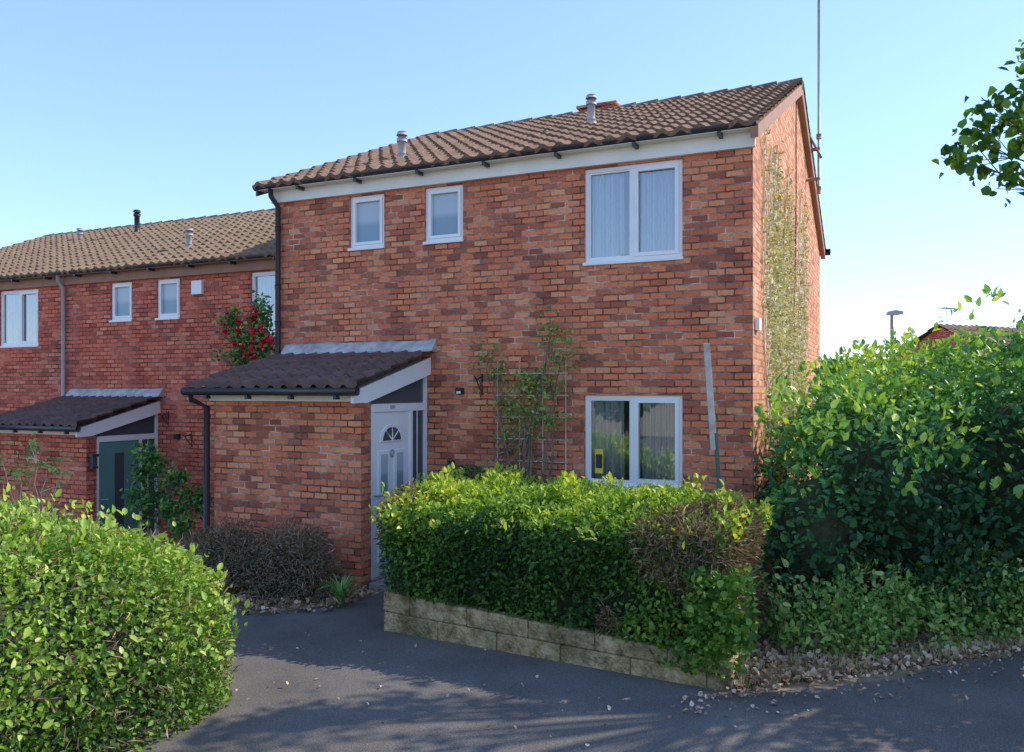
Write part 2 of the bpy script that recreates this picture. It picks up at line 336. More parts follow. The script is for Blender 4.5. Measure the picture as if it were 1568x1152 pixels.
    tubes('porch_door_handle',[([(x1-.03,y0+.05,1.0),(x1+.01,y0+.05,1.0),(x1+.01,y0+.15,1.0)],.011)],M['gal'],P)
    fb('sidelight_glass',-.344,-.051,.06,1.95,M['dglass'],x1-.05,x1-.045)
    fb('sidelight_lead_bar',-.205,-.19,.06,1.95,U,x1-.044,x1-.036)
    return P
H=house('brick_house',(0,0,0),M['brick'],M['tile'],True,'white')
H2=house('terraced_house',(-6.47,1.66,-.6),M['brick2'],M['tile2'],False,'green')
H3=house('terraced_house',(-12.87,1.66,-.6),M['brick2'],M['tile2'],False,'white')
H4=house('terraced_house',(-19.5,2.6,-.9),M['brick2'],M['tile2'],False,'white')
def vent(parent,nm,x,y,z,h,mat,r=.055):
    tubes(nm,[([(x,y,z-.15),(x,y,z+h)],r),([(x,y,z-.05),(x,y,z+.06)],[r*1.9,r*1.2]),([(x,y,z+h-.07),(x,y,z+h-.02)],r*1.35),([(x,y,z+h+.02),(x,y,z+h+.07)],[r*1.5,r*1.2])],mat,parent,10)
vent(H,'roof_vent_left',-4.91,.85,5.45,.30,M['greypipe'])
vent(H,'roof_vent_right',-2.55,2.1,5.98,.34,M['greypipe'])
box('ridge_chimney',-3.62,-3.02,4.6,5.1,6.2,7.10,M['brick'],H); box('chimney_cap',-3.68,-2.96,4.54,5.16,7.102,7.15,M['brick'],H)
vent(H2,'roof_vent_a',-4.3,1.0,5.5,.30,M['greypipe'])
vent(H3,'roof_vent_b',-1.9,3.3,6.45,.5,M['black'],.06)
vent(H3,'roof_vent_c',-3.7,3.2,6.4,.25,M['greypipe'])
box('boiler_vent',-3.16,-2.93,-.06,-.002,4.45,4.68,M['upvc'],H2)
box('security_light',-3.56,-3.47,-.07,-.002,2.15,2.23,M['black'],H); box('security_light_lens',-3.545,-3.485,-.074,-.071,2.16,2.19,M['upvc'],H)
box('porch_lamp_box',-3.68,-3.6,-.05,-.002,1.24,1.33,M['black'],H)
def bracket(par,x,z): tubes('hanging_basket_bracket',[([(x,-.01,z+.13),(x,-.01,z-.13)],.009),([(x,-.01,z+.1),(x,-.16,z+.06),(x,-.22,z+.1)],.009),([(x,-.01,z-.1),(x,-.1,z-.02),(x,-.16,z+.06)],.008)],M['black'],par)
bracket(H,-3.22,2.27); bracket(H2,-3.75,2.3); bracket(H2,-3.2,1.95)
box('security_light',-3.56,-3.47,-.07,-.002,1.95,2.04,M['black'],H2)
lx=-4.02
box('porch_lantern_body',lx+.05,lx+.13,-1.41,-1.33,1.57,1.73,M['dglass'],H2); box('porch_lantern_cap',lx+.03,lx+.15,-1.43,-1.31,1.732,1.77,M['black'],H2); box('porch_lantern_base',lx+.03,lx+.14,-1.42,-1.32,1.54,1.569,M['black'],H2)
box('window_sticker',-1.79,-1.69,.060,.062,1.24,1.52,M['yellow'],H); box('window_sticker_text',-1.78,-1.70,.0585,.0595,1.30,1.46,M['black'],H)
box('alarm_box',.003,.05,.12,.28,2.85,2.98,M['upvc'],H)
tubes('gable_cable',[([(.03,3.9,6.6),(.03,3.9,5.0),(.03,3.6,2.0)],.009)],M['black'],H)
A=empty('aerial_mast',(0,0,0))
tubes('mast',[([(.2,5.75,5.6),(.2,5.75,9.6)],.022)],M['greypipe'],A,8)
tubes('brackets',[([(.0,5.75,5.75),(.22,5.75,5.75)],.03),([(.0,5.75,6.25),(.22,5.75,6.25)],.03),([(.2,5.75,5.5),(.2,5.75,5.62)],.04),([(.2,5.75,6.42),(.2,5.75,6.5)],.045),([(.0,5.3,6.55),(.24,5.75,6.1)],.022)],M['barge'],A,6)
T=empty('wire_trellis',(0,0,0))
ps=[([(x,-.05,.3),(x,-.05,2.55)],.008) for x in (-2.99,-2.7,-2.4,-2.11)]+[([(-3.02,-.06,z),(-2.08,-.06,z)],.008) for z in (.6,.85,1.1,1.36,1.62,1.88,2.14,2.4)]
tubes('wires',ps,M['wire'],T,5)
# ------------------------------------------------------------ foliage
def leaves(name,P,O,size,mat,lv,parent,aspect=.28,upw=.4,rand=.8):
    N=len(P); s=(size*rng.uniform(.5,1.25,size=(N,1)))
    t=norm(O*.7+rng.normal(size=(N,3))*rand); n=norm(O*.6+np.array([0,0,upw])+rng.normal(size=(N,3))*.5)
    b=norm(np.cross(n,t)); n=np.cross(t,b); w=aspect*s
    vs=np.stack([P,P+t*.3*s+b*w+n*.3*w,P+t*.68*s+b*w*.8+n*.25*w,P+t*s-n*.12*s,P+t*.68*s-b*w*.8+n*.25*w,P+t*.3*s-b*w+n*.3*w],1).reshape(-1,3)
    idx=np.arange(N)[:,None]*6
    f=np.concatenate([idx+np.array([[0,1,2,3]]),idx+np.array([[0,3,4,5]])],1).reshape(-1,4)
    me=bpy.data.meshes.new(name); me.vertices.add(len(vs)); me.vertices.foreach_set('co',vs.astype(np.float32).ravel())
    me.loops.add(f.size); me.loops.foreach_set('vertex_index',f.astype(np.int32).ravel())
    me.polygons.add(len(f)); me.polygons.foreach_set('loop_start',np.arange(0,f.size,4,dtype=np.int32)); me.polygons.foreach_set('loop_total',np.full(len(f),4,dtype=np.int32))
    me.update(calc_edges=True)
    at=me.attributes.new('lv','FLOAT','POINT'); at.data.foreach_set('value',np.repeat(np.clip(lv,0,1),6).astype(np.float32))
    me.materials.append(mat)
    return link(bpy.data.objects.new(name,me),parent)
def sd_box(c,h,r,rot=0):
    c=np.array(c);h=np.array(h)
    def f(p):
        q=p-c
        if rot:
            cs,sn=math.cos(-rot),math.sin(-rot); q=np.stack([q[:,0]*cs-q[:,1]*sn,q[:,0]*sn+q[:,1]*cs,q[:,2]],1)
        q=np.abs(q)-(h-r)
        return np.linalg.norm(np.maximum(q,0),axis=1)+np.minimum(q.max(1),0)-r
    return f
def sd_ell(c,r):
    c=np.array(c);r=np.array(r)
    def f(p): return (np.linalg.norm((p-c)/r,axis=1)-1)*r.min()
    return f
def union(*fs):
    return lambda p: np.min([f(p) for f in fs],axis=0)
def rough(f,amp,freq,seed):
    return lambda p: f(p)+amp*nz(p,freq,seed)+amp*.5*nz(p,freq*2.7,seed+1)
def sample(f,lo,hi,N,tin,tout=.03,zmin=0.0,gap=None):
    out=[];n=0;lo=np.array(lo);hi=np.array(hi);it=0
    while n<N and it<400:
        p=rng.uniform(lo,hi,size=(200000,3)); d=f(p); k=(d<tout)&(d>-tin)&(p[:,2]>zmin)
        k&=rng.uniform(size=len(p))<np.where(d>-tin*.5,1,.45)
        if gap is not None: k&=gap(p)
        out.append(p[k]); n+=k.sum(); it+=1
    p=np.concatenate(out)[:N]; e=.02
    g=np.stack([f(p+np.eye(3)[i]*e)-f(p-np.eye(3)[i]*e) for i in range(3)],1)
    return p,norm(g),f(p)
LM={}
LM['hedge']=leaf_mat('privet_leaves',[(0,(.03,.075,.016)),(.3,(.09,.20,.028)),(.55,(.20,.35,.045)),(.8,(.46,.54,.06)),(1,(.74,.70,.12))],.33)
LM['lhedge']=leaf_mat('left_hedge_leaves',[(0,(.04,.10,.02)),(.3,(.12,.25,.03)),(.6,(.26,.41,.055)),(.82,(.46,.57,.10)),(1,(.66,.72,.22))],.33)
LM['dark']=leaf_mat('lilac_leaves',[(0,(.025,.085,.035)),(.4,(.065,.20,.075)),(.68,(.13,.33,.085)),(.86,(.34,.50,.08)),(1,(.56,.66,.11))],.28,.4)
LM['weed']=leaf_mat('weed_leaves',[(0,(.10,.21,.045)),(.5,(.24,.43,.09)),(.85,(.42,.56,.14)),(1,(.6,.55,.26))],.28)
LM['grey']=leaf_mat('cotoneaster_leaves',[(0,(.08,.08,.045)),(.5,(.18,.17,.10)),(1,(.34,.30,.18))],.1)
LM['brown']=leaf_mat('dead_leaves',[(0,(.22,.12,.07)),(.5,(.50,.32,.19)),(.85,(.66,.48,.32)),(1,(.78,.64,.48))],.05,.8)
LM['vine']=leaf_mat('vine_leaves',[(0,(.30,.30,.14)),(.5,(.55,.50,.28)),(1,(.75,.66,.45))],.15,.7)
LM['tree']=leaf_mat('maple_leaves',[(0,(.03,.09,.018)),(.5,(.08,.20,.03)),(1,(.30,.42,.05))],.4)
LM['red']=leaf_mat('rose_petals',[(0,(.55,.01,.03)),(1,(.85,.03,.06))],.2)
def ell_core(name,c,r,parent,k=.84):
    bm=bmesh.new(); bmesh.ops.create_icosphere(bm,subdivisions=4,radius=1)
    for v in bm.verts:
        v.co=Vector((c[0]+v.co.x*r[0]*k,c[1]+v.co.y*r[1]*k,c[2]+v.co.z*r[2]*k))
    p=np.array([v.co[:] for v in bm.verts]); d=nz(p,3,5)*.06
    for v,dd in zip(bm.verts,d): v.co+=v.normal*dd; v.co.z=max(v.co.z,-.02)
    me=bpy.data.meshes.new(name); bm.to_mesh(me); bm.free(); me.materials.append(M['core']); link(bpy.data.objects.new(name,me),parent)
# ---- planter hedge
PH=empty('planter_hedge',(0,0,0))
hb=sd_box((-1.30,-2.05,.60),(1.56,.78,.61),.2)
hf0=rough(hb,.075,2.3,11)
def hf(p): return hf0(p)+.14*np.clip(nz(p*np.array([1,1,0]),1.1,3),-.6,.6)*np.clip(p[:,2]-.6,0,1)
edge_ok=lambda p:(p[:,2]>np.where(p[:,1]<-2.62,.38-(p[:,0]+2.9)*.05,.2))
gapn=lambda p:(nz(p,5,21)>-.55)&edge_ok(p)
p,g,d=sample(hf,(-3.1,-3.15,.15),(.7,-1.1,1.6),42000,.22,.03,.2,gapn)
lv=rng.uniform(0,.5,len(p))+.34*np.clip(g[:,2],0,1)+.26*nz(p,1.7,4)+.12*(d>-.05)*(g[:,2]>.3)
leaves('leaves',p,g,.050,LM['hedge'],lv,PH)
p2,g2,d2=sample(hf,(-3.1,-3.15,.2),(.7,-1.1,1.5),12000,.2,.02,.2,lambda p:edge_ok(p)&((nz(p,1.5,31)>.35)|((p[:,0]>-.75)&(p[:,0]<-.1)&(p[:,2]<.85)&(p[:,2]>.3)&(nz(p,3,8)>.0))))
leaves('dry_twigs',p2,g2,.11,LM['brown'],rng.uniform(0,.6,len(p2)),PH,aspect=.03)
k=rng.choice(len(p2),1800,replace=False)
leaves('dead_leaves',p2[k],g2[k],.045,LM['brown'],rng.uniform(0,.6,1800),PH)
sp=sample(hf,(-3.1,-3.15,1.0),(.7,-1.1,1.7),1800,.0,.15,.2,lambda p:nz(p,4,77)>.1)
leaves('new_shoots',sp[0],sp[1]*.3+np.array([0,0,1]),.065,LM['hedge'],rng.uniform(.5,1,len(sp[0])),PH,rand=.5)
iv=rng.uniform(size=(1300,3))*np.array([.5,.3,.75])+np.array([-.05,-3.02,.12]); iv[:,0]-=.25*(iv[:,2]<.3)*rng.uniform(size=1300)
leaves('trailing_leaves',iv,np.tile([.2,-1,.2],(1300,1)),.06,LM['hedge'],rng.uniform(0.1,.65,1300),PH,aspect=.36)
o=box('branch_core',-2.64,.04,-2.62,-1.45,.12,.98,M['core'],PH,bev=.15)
# ---- left foreground hedge
LH=empty('foreground_hedge',(0,0,0))
cx,cy=-4.98,-5.62; rot=math.radians(-6)
lb=sd_box((cx,cy,.15),(2.20,1.25,1.12),.72,rot)
lf=rough(lb,.09,2.2,51)
p,g,d=sample(lf,(-7.4,-7.2,0),(-2.3,-3.8,1.7),56000,.2,.03,.0,lambda p:nz(p,6,61)>-.7)
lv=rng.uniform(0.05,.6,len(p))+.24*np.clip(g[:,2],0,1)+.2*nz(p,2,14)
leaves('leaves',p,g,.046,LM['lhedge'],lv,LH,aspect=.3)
p2,g2,d2=sample(lf,(-7.4,-7.2,0),(-2.3,-3.8,1.7),8000,.2,.03,.0)
leaves('dry_twigs',p2,g2,.10,LM['brown'],rng.uniform(0,.7,len(p2)),LH,aspect=.03)
sp=sample(lf,(-7.4,-7.2,.3),(-2.3,-3.8,1.7),1700,.0,.15,.1,lambda p:nz(p,7,77)>.1)
leaves('new_shoots',sp[0],sp[1]*.5+np.array([0,0,1]),.06,LM['lhedge'],rng.uniform(.6,1,len(sp[0])),LH,rand=.5)
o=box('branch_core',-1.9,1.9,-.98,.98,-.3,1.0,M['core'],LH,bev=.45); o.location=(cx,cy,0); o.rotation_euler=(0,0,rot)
# ---- right big shrub
RB=empty('lilac_shrub',(0,0,0))
ells=[((.66,-.75,.75),(.60,.6,.95)),((1.4,.1,1.15),(1.15,1.15,1.25)),((2.6,.6,1.2),(1.3,1.3,1.38)),((3.7,.15,1.45),(1.35,1.2,1.4)),((4.9,-.5,1.65),(1.5,1.3,1.6)),((1.6,2.6,1.3),(1.2,1.6,1.25)),((3.8,2.9,1.5),(1.8,1.8,1.2)),((1.8,5.6,1.2),(1.3,2,1.3))]
rf=rough(union(*[sd_ell(*e) for e in ells]),.23,1.7,71)
p,g,d=sample(rf,(0.05,-2.7,0),(6.4,7.8,3.6),60000,.34,.08,.05,lambda p:(nz(p,4,81)>-.7)&((p[:,1]<3)|(rng.uniform(size=len(p))<.4))&(p[:,0]>.04+.03*(p[:,1]>0)))
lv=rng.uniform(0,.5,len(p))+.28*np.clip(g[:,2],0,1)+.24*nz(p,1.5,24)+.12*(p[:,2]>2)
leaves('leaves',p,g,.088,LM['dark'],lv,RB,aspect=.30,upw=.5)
sp=sample(rf,(0.1,-2.7,1.0),(6.4,4,3.8),4600,.0,.40,.2,lambda p:(nz(p,4,77)>.3)&(p[:,0]>.15))
leaves('new_shoots',sp[0],sp[1]*.4+np.array([0,0,1]),.10,LM['dark'],rng.uniform(.65,1,len(sp[0])),RB,rand=.5)
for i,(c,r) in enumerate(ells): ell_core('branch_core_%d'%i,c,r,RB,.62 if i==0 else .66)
# ---- weeds
WD=empty('weed_patch',(0,0,0))
wf=union(*[sd_ell(*e) for e in [((.75,-1.55,.05),(.45,.4,.38)),((1.3,-1.0,.1),(.55,.45,.5)),((1.85,-.5,.1),(.55,.4,.5)),((2.5,-.05,.1),(.55,.4,.5)),((3.1,.3,.1),(.5,.4,.5))]])
p,g,d=sample(rough(wf,.16,3,5),(.3,-2.6,0),(3.8,.8,1),9000,.4,.08,.0,lambda p:nz(p,3,44)>-.35)
leaves('leaves',p,g+np.array([0,0,.5]),.055,LM['weed'],rng.uniform(0,1,len(p)),WD,aspect=.3)
st=[];P_=[];O_=[]
for k in range(130):
    x=rng.uniform(.5,3.4); y=-1.85+(x-.6)*.9+rng.normal(0,.17); h=rng.uniform(.2,.75); dx,dy=rng.normal(0,.12,2)
    pts=[(x+dx*t*t,y+dy*t*t,h*t) for t in np.linspace(0,1,5)]; st.append((pts,.0025))
    for t in np.linspace(.15,1,14):
        P_.append((x+dx*t*t,y+dy*t*t,h*t)); v=rng.normal(size=3); v[2]=abs(v[2])*.4; O_.append(v)
tubes('stems',st,M['twig'],WD,4)
leaves('stem_leaves',np.array(P_),norm(np.array(O_)),.075,LM['weed'],rng.uniform(.1,.95,len(P_)),WD)
# ---- porch shrub
PS=empty('cotoneaster_shrub',(0,0,0))
pf=rough(union(sd_ell((-5.35,-2.0,.15),(.65,.45,.5)),sd_ell((-4.65,-1.95,.15),(.6,.42,.52))),.07,4,3)
p,g,d=sample(pf,(-6.2,-2.7,0),(-3.8,-1.47,.9),13000,.2,.03)
leaves('leaves',p,g,.035,LM['grey'],rng.uniform(0,1,len(p)),PS,aspect=.22)
p,g,d=sample(pf,(-6.2,-2.7,0),(-3.8,-1.47,.9),6000,.15,.06)
leaves('twigs',p,g,.1,LM['brown'],rng.uniform(.0,.8,len(p)),PS,aspect=.03)
ell_core('branch_core',(-5.35,-2.0,.1),(.65,.43,.5),PS,.8); ell_core('branch_core',(-4.65,-1.95,.1),(.6,.40,.52),PS,.8)
CS=empty('clipped_box_shrub',(0,0,0))
cf=rough(union(sd_ell((-3.1,-.65,.66),(.65,.5,.66)),sd_ell((-2.4,-.6,.58),(.5,.4,.6))),.03,4,3)
p,g,d=sample(cf,(-3.9,-1.3,.3),(-1.8,-.1,1.5),12000,.15,.02)
leaves('leaves',p,g,.035,LM['dark'],rng.uniform(0,.6,len(p)),CS)
ell_core('branch_core',(-3.1,-.65,.66),(.65,.5,.66),CS,.85); ell_core('branch_core',(-2.4,-.6,.58),(.5,.4,.6),CS,.85)
def blades(name,c,n,h,spread,mat):
    V=[];F=[]
    for k in range(n):
        a=rng.uniform(0,6.28); L=h*rng.uniform(.6,1.1); s=spread*rng.uniform(.3,1); w=.012; b=len(V)
        px,py=-math.sin(a),math.cos(a)
        for i in range(6):
            t=i/5; r=s*t**1.6; z=L*(t-.45*t**3); ww=w*(1-t*.9)
            V.append((c[0]+math.cos(a)*r+px*ww,c[1]+math.sin(a)*r+py*ww,c[2]+z)); V.append((c[0]+math.cos(a)*r-px*ww,c[1]+math.sin(a)*r-py*ww,c[2]+z))
        for i in range(5): F.append((b+2*i,b+2*i+1,b+2*i+3,b+2*i+2))
    return mesh_obj(name,V,F,mat)
M['blade']=simple('iris_blade',(.18,.38,.08),.5,var=.3)
blades('iris_plant',(-3.72,-2.2,0),80,.5,.32,M['blade'])
# ---- climbing plants
def climber(name,root,targets,leafn,mat,lsz,wood,r0=.018,seed=2,flowers=0,sub=6,spread=1.0,lift=0):
    R=random.Random(seed); E=empty(name,(0,0,0)); paths=[];LP=[]
    for tg in targets:
        n=12; a=Vector(root); b=Vector(tg); pts=[]
        w=Vector((R.uniform(-.15,.15),0,R.uniform(-.1,.1)))
        for i in range(n):
            t=i/(n-1); p=a.lerp(b,t)+w*math.sin(t*math.pi)+Vector((R.gauss(0,.018),R.gauss(0,.012),R.gauss(0,.018)))*(0<i)
            pts.append(p)
        paths.append((pts,[r0*(1-.8*i/(n-1)) for i in range(n)]))
        for j in range(sub):
            i=R.randint(4,n-1); q=pts[i]; dirv=Vector((R.gauss(0,1),R.gauss(0,.35),R.gauss(.4,.8))).normalized()*R.uniform(.12,.4)
            s2=[q,q+dirv*.5+Vector((0,0,.02)),q+dirv]; paths.append((s2,[.005,.004,.002])); 
            if i>7: LP.append(s2[2]); LP.append(s2[1])
        LP+=[b]*4
    tubes('stems',paths,wood,E,5)
    ce=np.array([l[:] for l in LP]); idx=rng.integers(0,len(ce),leafn); p=ce[idx]+rng.normal(size=(leafn,3))*np.array([.08,.05,.07])*spread
    leaves('leaves',p,norm(rng.normal(size=(leafn,3))+np.array([0,-.6,.3])),lsz,mat,rng.uniform(.1,.9,leafn),E)
    if flowers:
        idx=rng.integers(0,len(ce),flowers); c=ce[idx]+rng.normal(size=(flowers,3))*np.array([.1,.02,.1])+np.array([.03,-.15,lift])
        pp=np.repeat(c,20,0)+rng.normal(size=(flowers*20,3))*.014; leaves('flowers',pp,norm(rng.normal(size=pp.shape)),.05,LM['red'],rng.uniform(size=len(pp)),E,aspect=.5)
    return E
climber('climbing_rose',(-2.55,-.12,.1),[(-3.15,-.1,2.55),(-2.95,-.1,2.45),(-2.3,-.1,2.9),(-2.25,-.1,2.85),(-2.6,-.12,2.3),(-2.45,-.12,2.1),(-2.2,-.1,2.2),(-2.75,-.1,1.9),(-2.9,-.1,1.6),(-2.15,-.1,2.5)],1500,LM['weed'],.052,M['twig'],seed=5,sub=14,r0=.022)
climber('climbing_rose_red',(-6.75,.35,.3),[(-7.3,.2,2.95),(-7.0,.2,3.2),(-6.75,.1,3.1),(-7.15,.2,2.75),(-6.8,.1,2.7),(-6.6,.0,2.9),(-7.5,.3,3.25),(-7.0,.1,2.9),(-6.65,.0,3.3)],2400,LM['dark'],.07,M['twig'],seed=9,flowers=26,lift=.08)
climber('garden_shrub',(-8.6,.5,-.6),[(-9.3,.3,.9),(-8.9,.2,1.1),(-8.4,.2,.9),(-8.1,.3,.6),(-9.0,.2,.5),(-8.5,.1,.4),(-9.1,0,.6),(-8.2,0,.2)],1800,LM['dark'],.09,M['twig'],seed=12)
vp=[];VLP=[]
R=random.Random(4)
for k in range(150):
    y=R.choice([1.3,1.9,2.5,3.1,3.8,4.8])+R.gauss(0,.25); z=R.uniform(.8,2.8); pts=[]; top=R.uniform(3.0,5.4)
    while z<top:
        pts.append((.012+R.uniform(0,.012),max(y,.6),z)); z+=R.uniform(.08,.2); y+=R.gauss(0,.05)
    if len(pts)>2: vp.append((pts,R.uniform(.003,.010))); VLP+=pts
VE=empty('dry_gable_vine',(0,0,0)); tubes('stems',vp,M['paletwig'],VE,4)
VA=np.array(VLP); nn=7000; idx=rng.integers(0,len(VA),nn); p=VA[idx]+rng.normal(size=(nn,3))*np.array([.012,.08,.08]); p[:,0]=np.maximum(p[:,0],.015)
leaves('leaves',p,np.tile([1,0,.2],(nn,1)),.06,LM['vine'],rng.uniform(.0,1,nn),VE)
climber('garden_sapling',(-8.3,-2.2,-.6),[(-8.7,-2.4,1.35),(-8.2,-2.3,1.5),(-8.0,-2.1,1.2),(-8.9,-2.0,1.1),(-7.8,-2.4,1.3)],260,LM['weed'],.06,M['paletwig'],seed=22,r0=.01)
# ---- maple tree right
TR=empty('maple_tree',(0,0,0)); tp=(4.6,.1)
paths=[([(tp[0],tp[1],-.05),(tp[0]+.03,tp[1],1.2),(tp[0]-.05,tp[1]-.05,2.4),(tp[0]-.02,tp[1],3.4),(tp[0]+.1,tp[1],4.6),(tp[0]+.05,tp[1]+.1,6)],[.19,.15,.13,.1,.06,.02])]
cl=[]
vis=[(1.90,-1.2,4.12),(2.02,-1.15,4.25),(2.08,-1.12,4.48),(2.2,-1.06,3.97),(2.30,-1.05,4.25),(2.25,-1.05,4.5),(2.44,-.98,4.88),(2.42,-.98,4.62),(2.5,-.9,4.1),(2.5,-.9,4.4),(2.47,-.95,5.05)]
for c in vis: cl.append((c,.18,40))
for k in range(40):
    v=norm(rng.normal(size=3))*rng.uniform(.35,1)**.5; c=(tp[0]+v[0]*1.9,tp[1]-.1+v[1]*1.9,5.15+v[2]*1.45)
    a=(c[0]-1.392)*.908+(c[1]+9.153)*.418; dd=-(c[0]-1.392)*.418+(c[1]+9.153)*.908
    if a/dd<.66: continue
    cl.append((c,.24,38))
for (c,r,n) in cl:
    zc=min(max(c[2]-1.2,2.4),4.2); s=Vector((tp[0],tp[1],zc)); e=Vector(c); mid=s.lerp(e,.5)+Vector((0,0,.12))
    paths.append(([s,mid,e],[.035,.016,.004]))
    for q in range(4):
        dv=Vector(norm(rng.normal(size=3)))*r; paths.append(([e-(e-mid)*.2,e+dv],[.005,.003]))
tubes('trunk_and_limbs',paths,M['bark'],TR,6)
P_=np.concatenate([np.array(c)+np.clip(rng.normal(size=(n,3)),-1.8,1.8)*r*.55 for c,r,n in cl])
leaves('leaves',P_,norm(rng.normal(size=P_.shape)+np.array([0,0,.4])),.10,LM['tree'],rng.uniform(0,1,len(P_)),TR,aspect=.42)
# ---- distant trees
DT=empty('distant_tree_mass',(0,0,0))
de=[]
for k in range(26):
    a=rng.uniform(-2,60); x=-10+a*1.6; y=62+rng.uniform(-6,8)-a*.35; h=rng.uniform(2.2,3.8); de.append(((x,y,h*.4),(3.6,3.2,h*.62)))
df=rough(union(*[sd_ell(*e) for e in de]),.35,.5,9)
p,g,d=sample(df,(-15,30,0),(95,75,5),12000,.6,.2)
leaves('leaves',p,g,.7,LM['dark'],rng.uniform(.2,.9,len(p)),DT,aspect=.45)
for c,r in de: ell_core('crown_core',c,r,DT,.9)
def small_tree(name,x,y,h,r,n,ls,mat='dark'):
    E=empty(name,(x,y,0)); tubes('trunk',[([(0,0,-.1),(0,0,h*.6),(.1,0,h*.9)],[.05*h,.03*h,.01*h])],M['bark'],E,6)
    f=rough(sd_ell((0,0,h*.6),(r,r,h*.42)),.25*max(1,h/5),1.2/max(1,h/5),int(abs(x)*7)%50); p,g,d=sample(f,(-r-1,-r-1,.5),(r+1,r+1,h+1),n,.7*max(1,h/5),.15)
    leaves('leaves',p,g,ls,LM[mat],rng.uniform(.1,.9,n),E,aspect=.35)
small_tree('garden_tree',3.2,20,3.3,.8,2500,.2); small_tree('garden_tree',-1.0,26,3.1,1.6,3000,.25); small_tree('garden_tree',9,24,3.6,2.2,4000,.25)
small_tree('roadside_tree',-9.5,-27,7.8,3.0,4500,.4,'tree'); small_tree('roadside_tree',-16.5,-31,8.0,3.0,3500,.4,'tree')
def far_house(x,y,w,dp,e,r,rot):
    E=empty('distant_house',(x,y,0)); E.rotation_euler=(0,0,rot)
    prism('walls',[(-dp/2,-1),(-dp/2,e),(0,r-.1),(dp/2,e),(dp/2,-1)],'x',-w/2,w/2,M['brick2'],E)
    tiles('roof_front',-w/2-.2,w/2+.2,-dp/2-.2,e-.05,0,r,M['tile'],E,per=.4,course=.5)
    tiles('roof_back',-w/2-.2,w/2+.2,dp/2+.2,e-.05,0,r,M['tile'],E,per=.4,course=.5)
    box('window',-w/4-.5,-w/4+.5,-dp/2-.03,-dp/2-.002,e-1.4,e-.4,M['dglass'],E); box('window_b',w/4-.5,w/4+.5,-dp/2-.03,-dp/2-.002,e-1.4,e-.4,M['dglass'],E)
    tubes('tv_aerial',[([(-w/2+.4,0,r),(-w/2+.4,0,r+.8)],.02),([(-w/2,0,r+.7),(-w/2+.9,0,r+.7)],.015)]+[([(-w/2+k*.15,-.2,r+.7),(-w/2+k*.15,.2,r+.7)],.01) for k in range(6)],M['gal'],E,4)
far_house(5.0,33,6,7,3.0,5.0,math.radians(50)); far_house(10.0,25,8,7,3.4,5.4,math.radians(40)); far_house(-2.5,52,9,7,2.0,4.3,.1)
LP=empty('street_lamp',(1.25,18.4,0))
tubes('column',[([(0,0,-.1),(0,0,1.2)],.09),([(0,0,1.2),(0,0,1.25)],[.09,.055]),([(0,0,1.2),(0,0,4.5)],[.06,.045])],M['greypipe'],LP,10)
tubes('arm',[([(0,0,4.42),(.05,0,4.5),(.2,0,4.52)],.03)],M['gal'],LP,8)
prism('lantern_head',[(-.16,4.47),(-.12,4.56),(.1,4.6),(.3,4.56),(.32,4.49),(.1,4.45)],'y',-.1,.1,M['gal'],LP)
SP=empty('leaning_sign_post',(-.19,-.07,0))
def leanbox(nm,x,y,z0,z1,w,t,mat,lean):
    o=box(nm,-w/2,w/2,-t/2,t/2,0,z1-z0,mat,SP,bev=.004); o.location=(x,y,z0); o.rotation_euler=(0,lean,math.radians(24)); return o
leanbox('lower_stake',.20,-1.35,0,1.82,.035,.035,M['postgreen'],math.radians(-4))
leanbox('upper_board',.07,-1.41,1.66,2.63,.055,.03,M['oldwhite'],math.radians(-4))
POT=empty('flower_pot',(-6.75,-.9,0))
tubes('pot',[([(0,0,-.3),(0,0,.0),(0,0,.01),(0,0,.06)],[.13,.19,.21,.21])],M['terracotta'],POT,16)
# ------------------------------------------------------------ planter wall
def block_mat():
    m,nt,N,L,b=newmat('weathered_block')
    tc=N.new('ShaderNodeTexCoord')
    n=N.new('ShaderNodeTexNoise'); n.inputs['Scale'].default_value=6; n.inputs['Detail'].default_value=12; n.inputs['Roughness'].default_value=.8; L.new(tc.outputs['Object'],n.inputs['Vector'])
    r=ramp(N,[(.36,(.12,.09,.045)),(.47,(.38,.28,.14)),(.57,(.62,.46,.26)),(.72,(.78,.64,.46))]); L.new(n.outputs['Fac'],r.inputs['Fac'])
    n5=N.new('ShaderNodeTexNoise'); n5.inputs['Scale'].default_value=1.8; L.new(tc.outputs['Object'],n5.inputs['Vector'])
    r5=ramp(N,[(.4,(.6,.62,.55)),(.6,(1.1,1.05,1))]); L.new(n5.outputs['Fac'],r5.inputs['Fac'])
    c=mixc(N,L,r.outputs['Color'],r5.outputs['Color'],1.0,'MULTIPLY')
    L.new(c,b.inputs['Base Color']); b.inputs['Roughness'].default_value=.95; b.inputs['Specular IOR Level'].default_value=.15
    n2=N.new('ShaderNodeTexNoise'); n2.inputs['Scale'].default_value=30; n2.inputs['Detail'].default_value=8; L.new(tc.outputs['Object'],n2.inputs['Vector'])
    bp=N.new('ShaderNodeBump'); bp.inputs['Strength'].default_value=1; bp.inputs['Distance'].default_value=.03; L.new(n2.outputs['Fac'],bp.inputs['Height']); L.new(bp.outputs['Normal'],b.inputs['Normal'])
    return m
M['block']=block_mat()
PW=empty('planter_wall',(0,0,0))
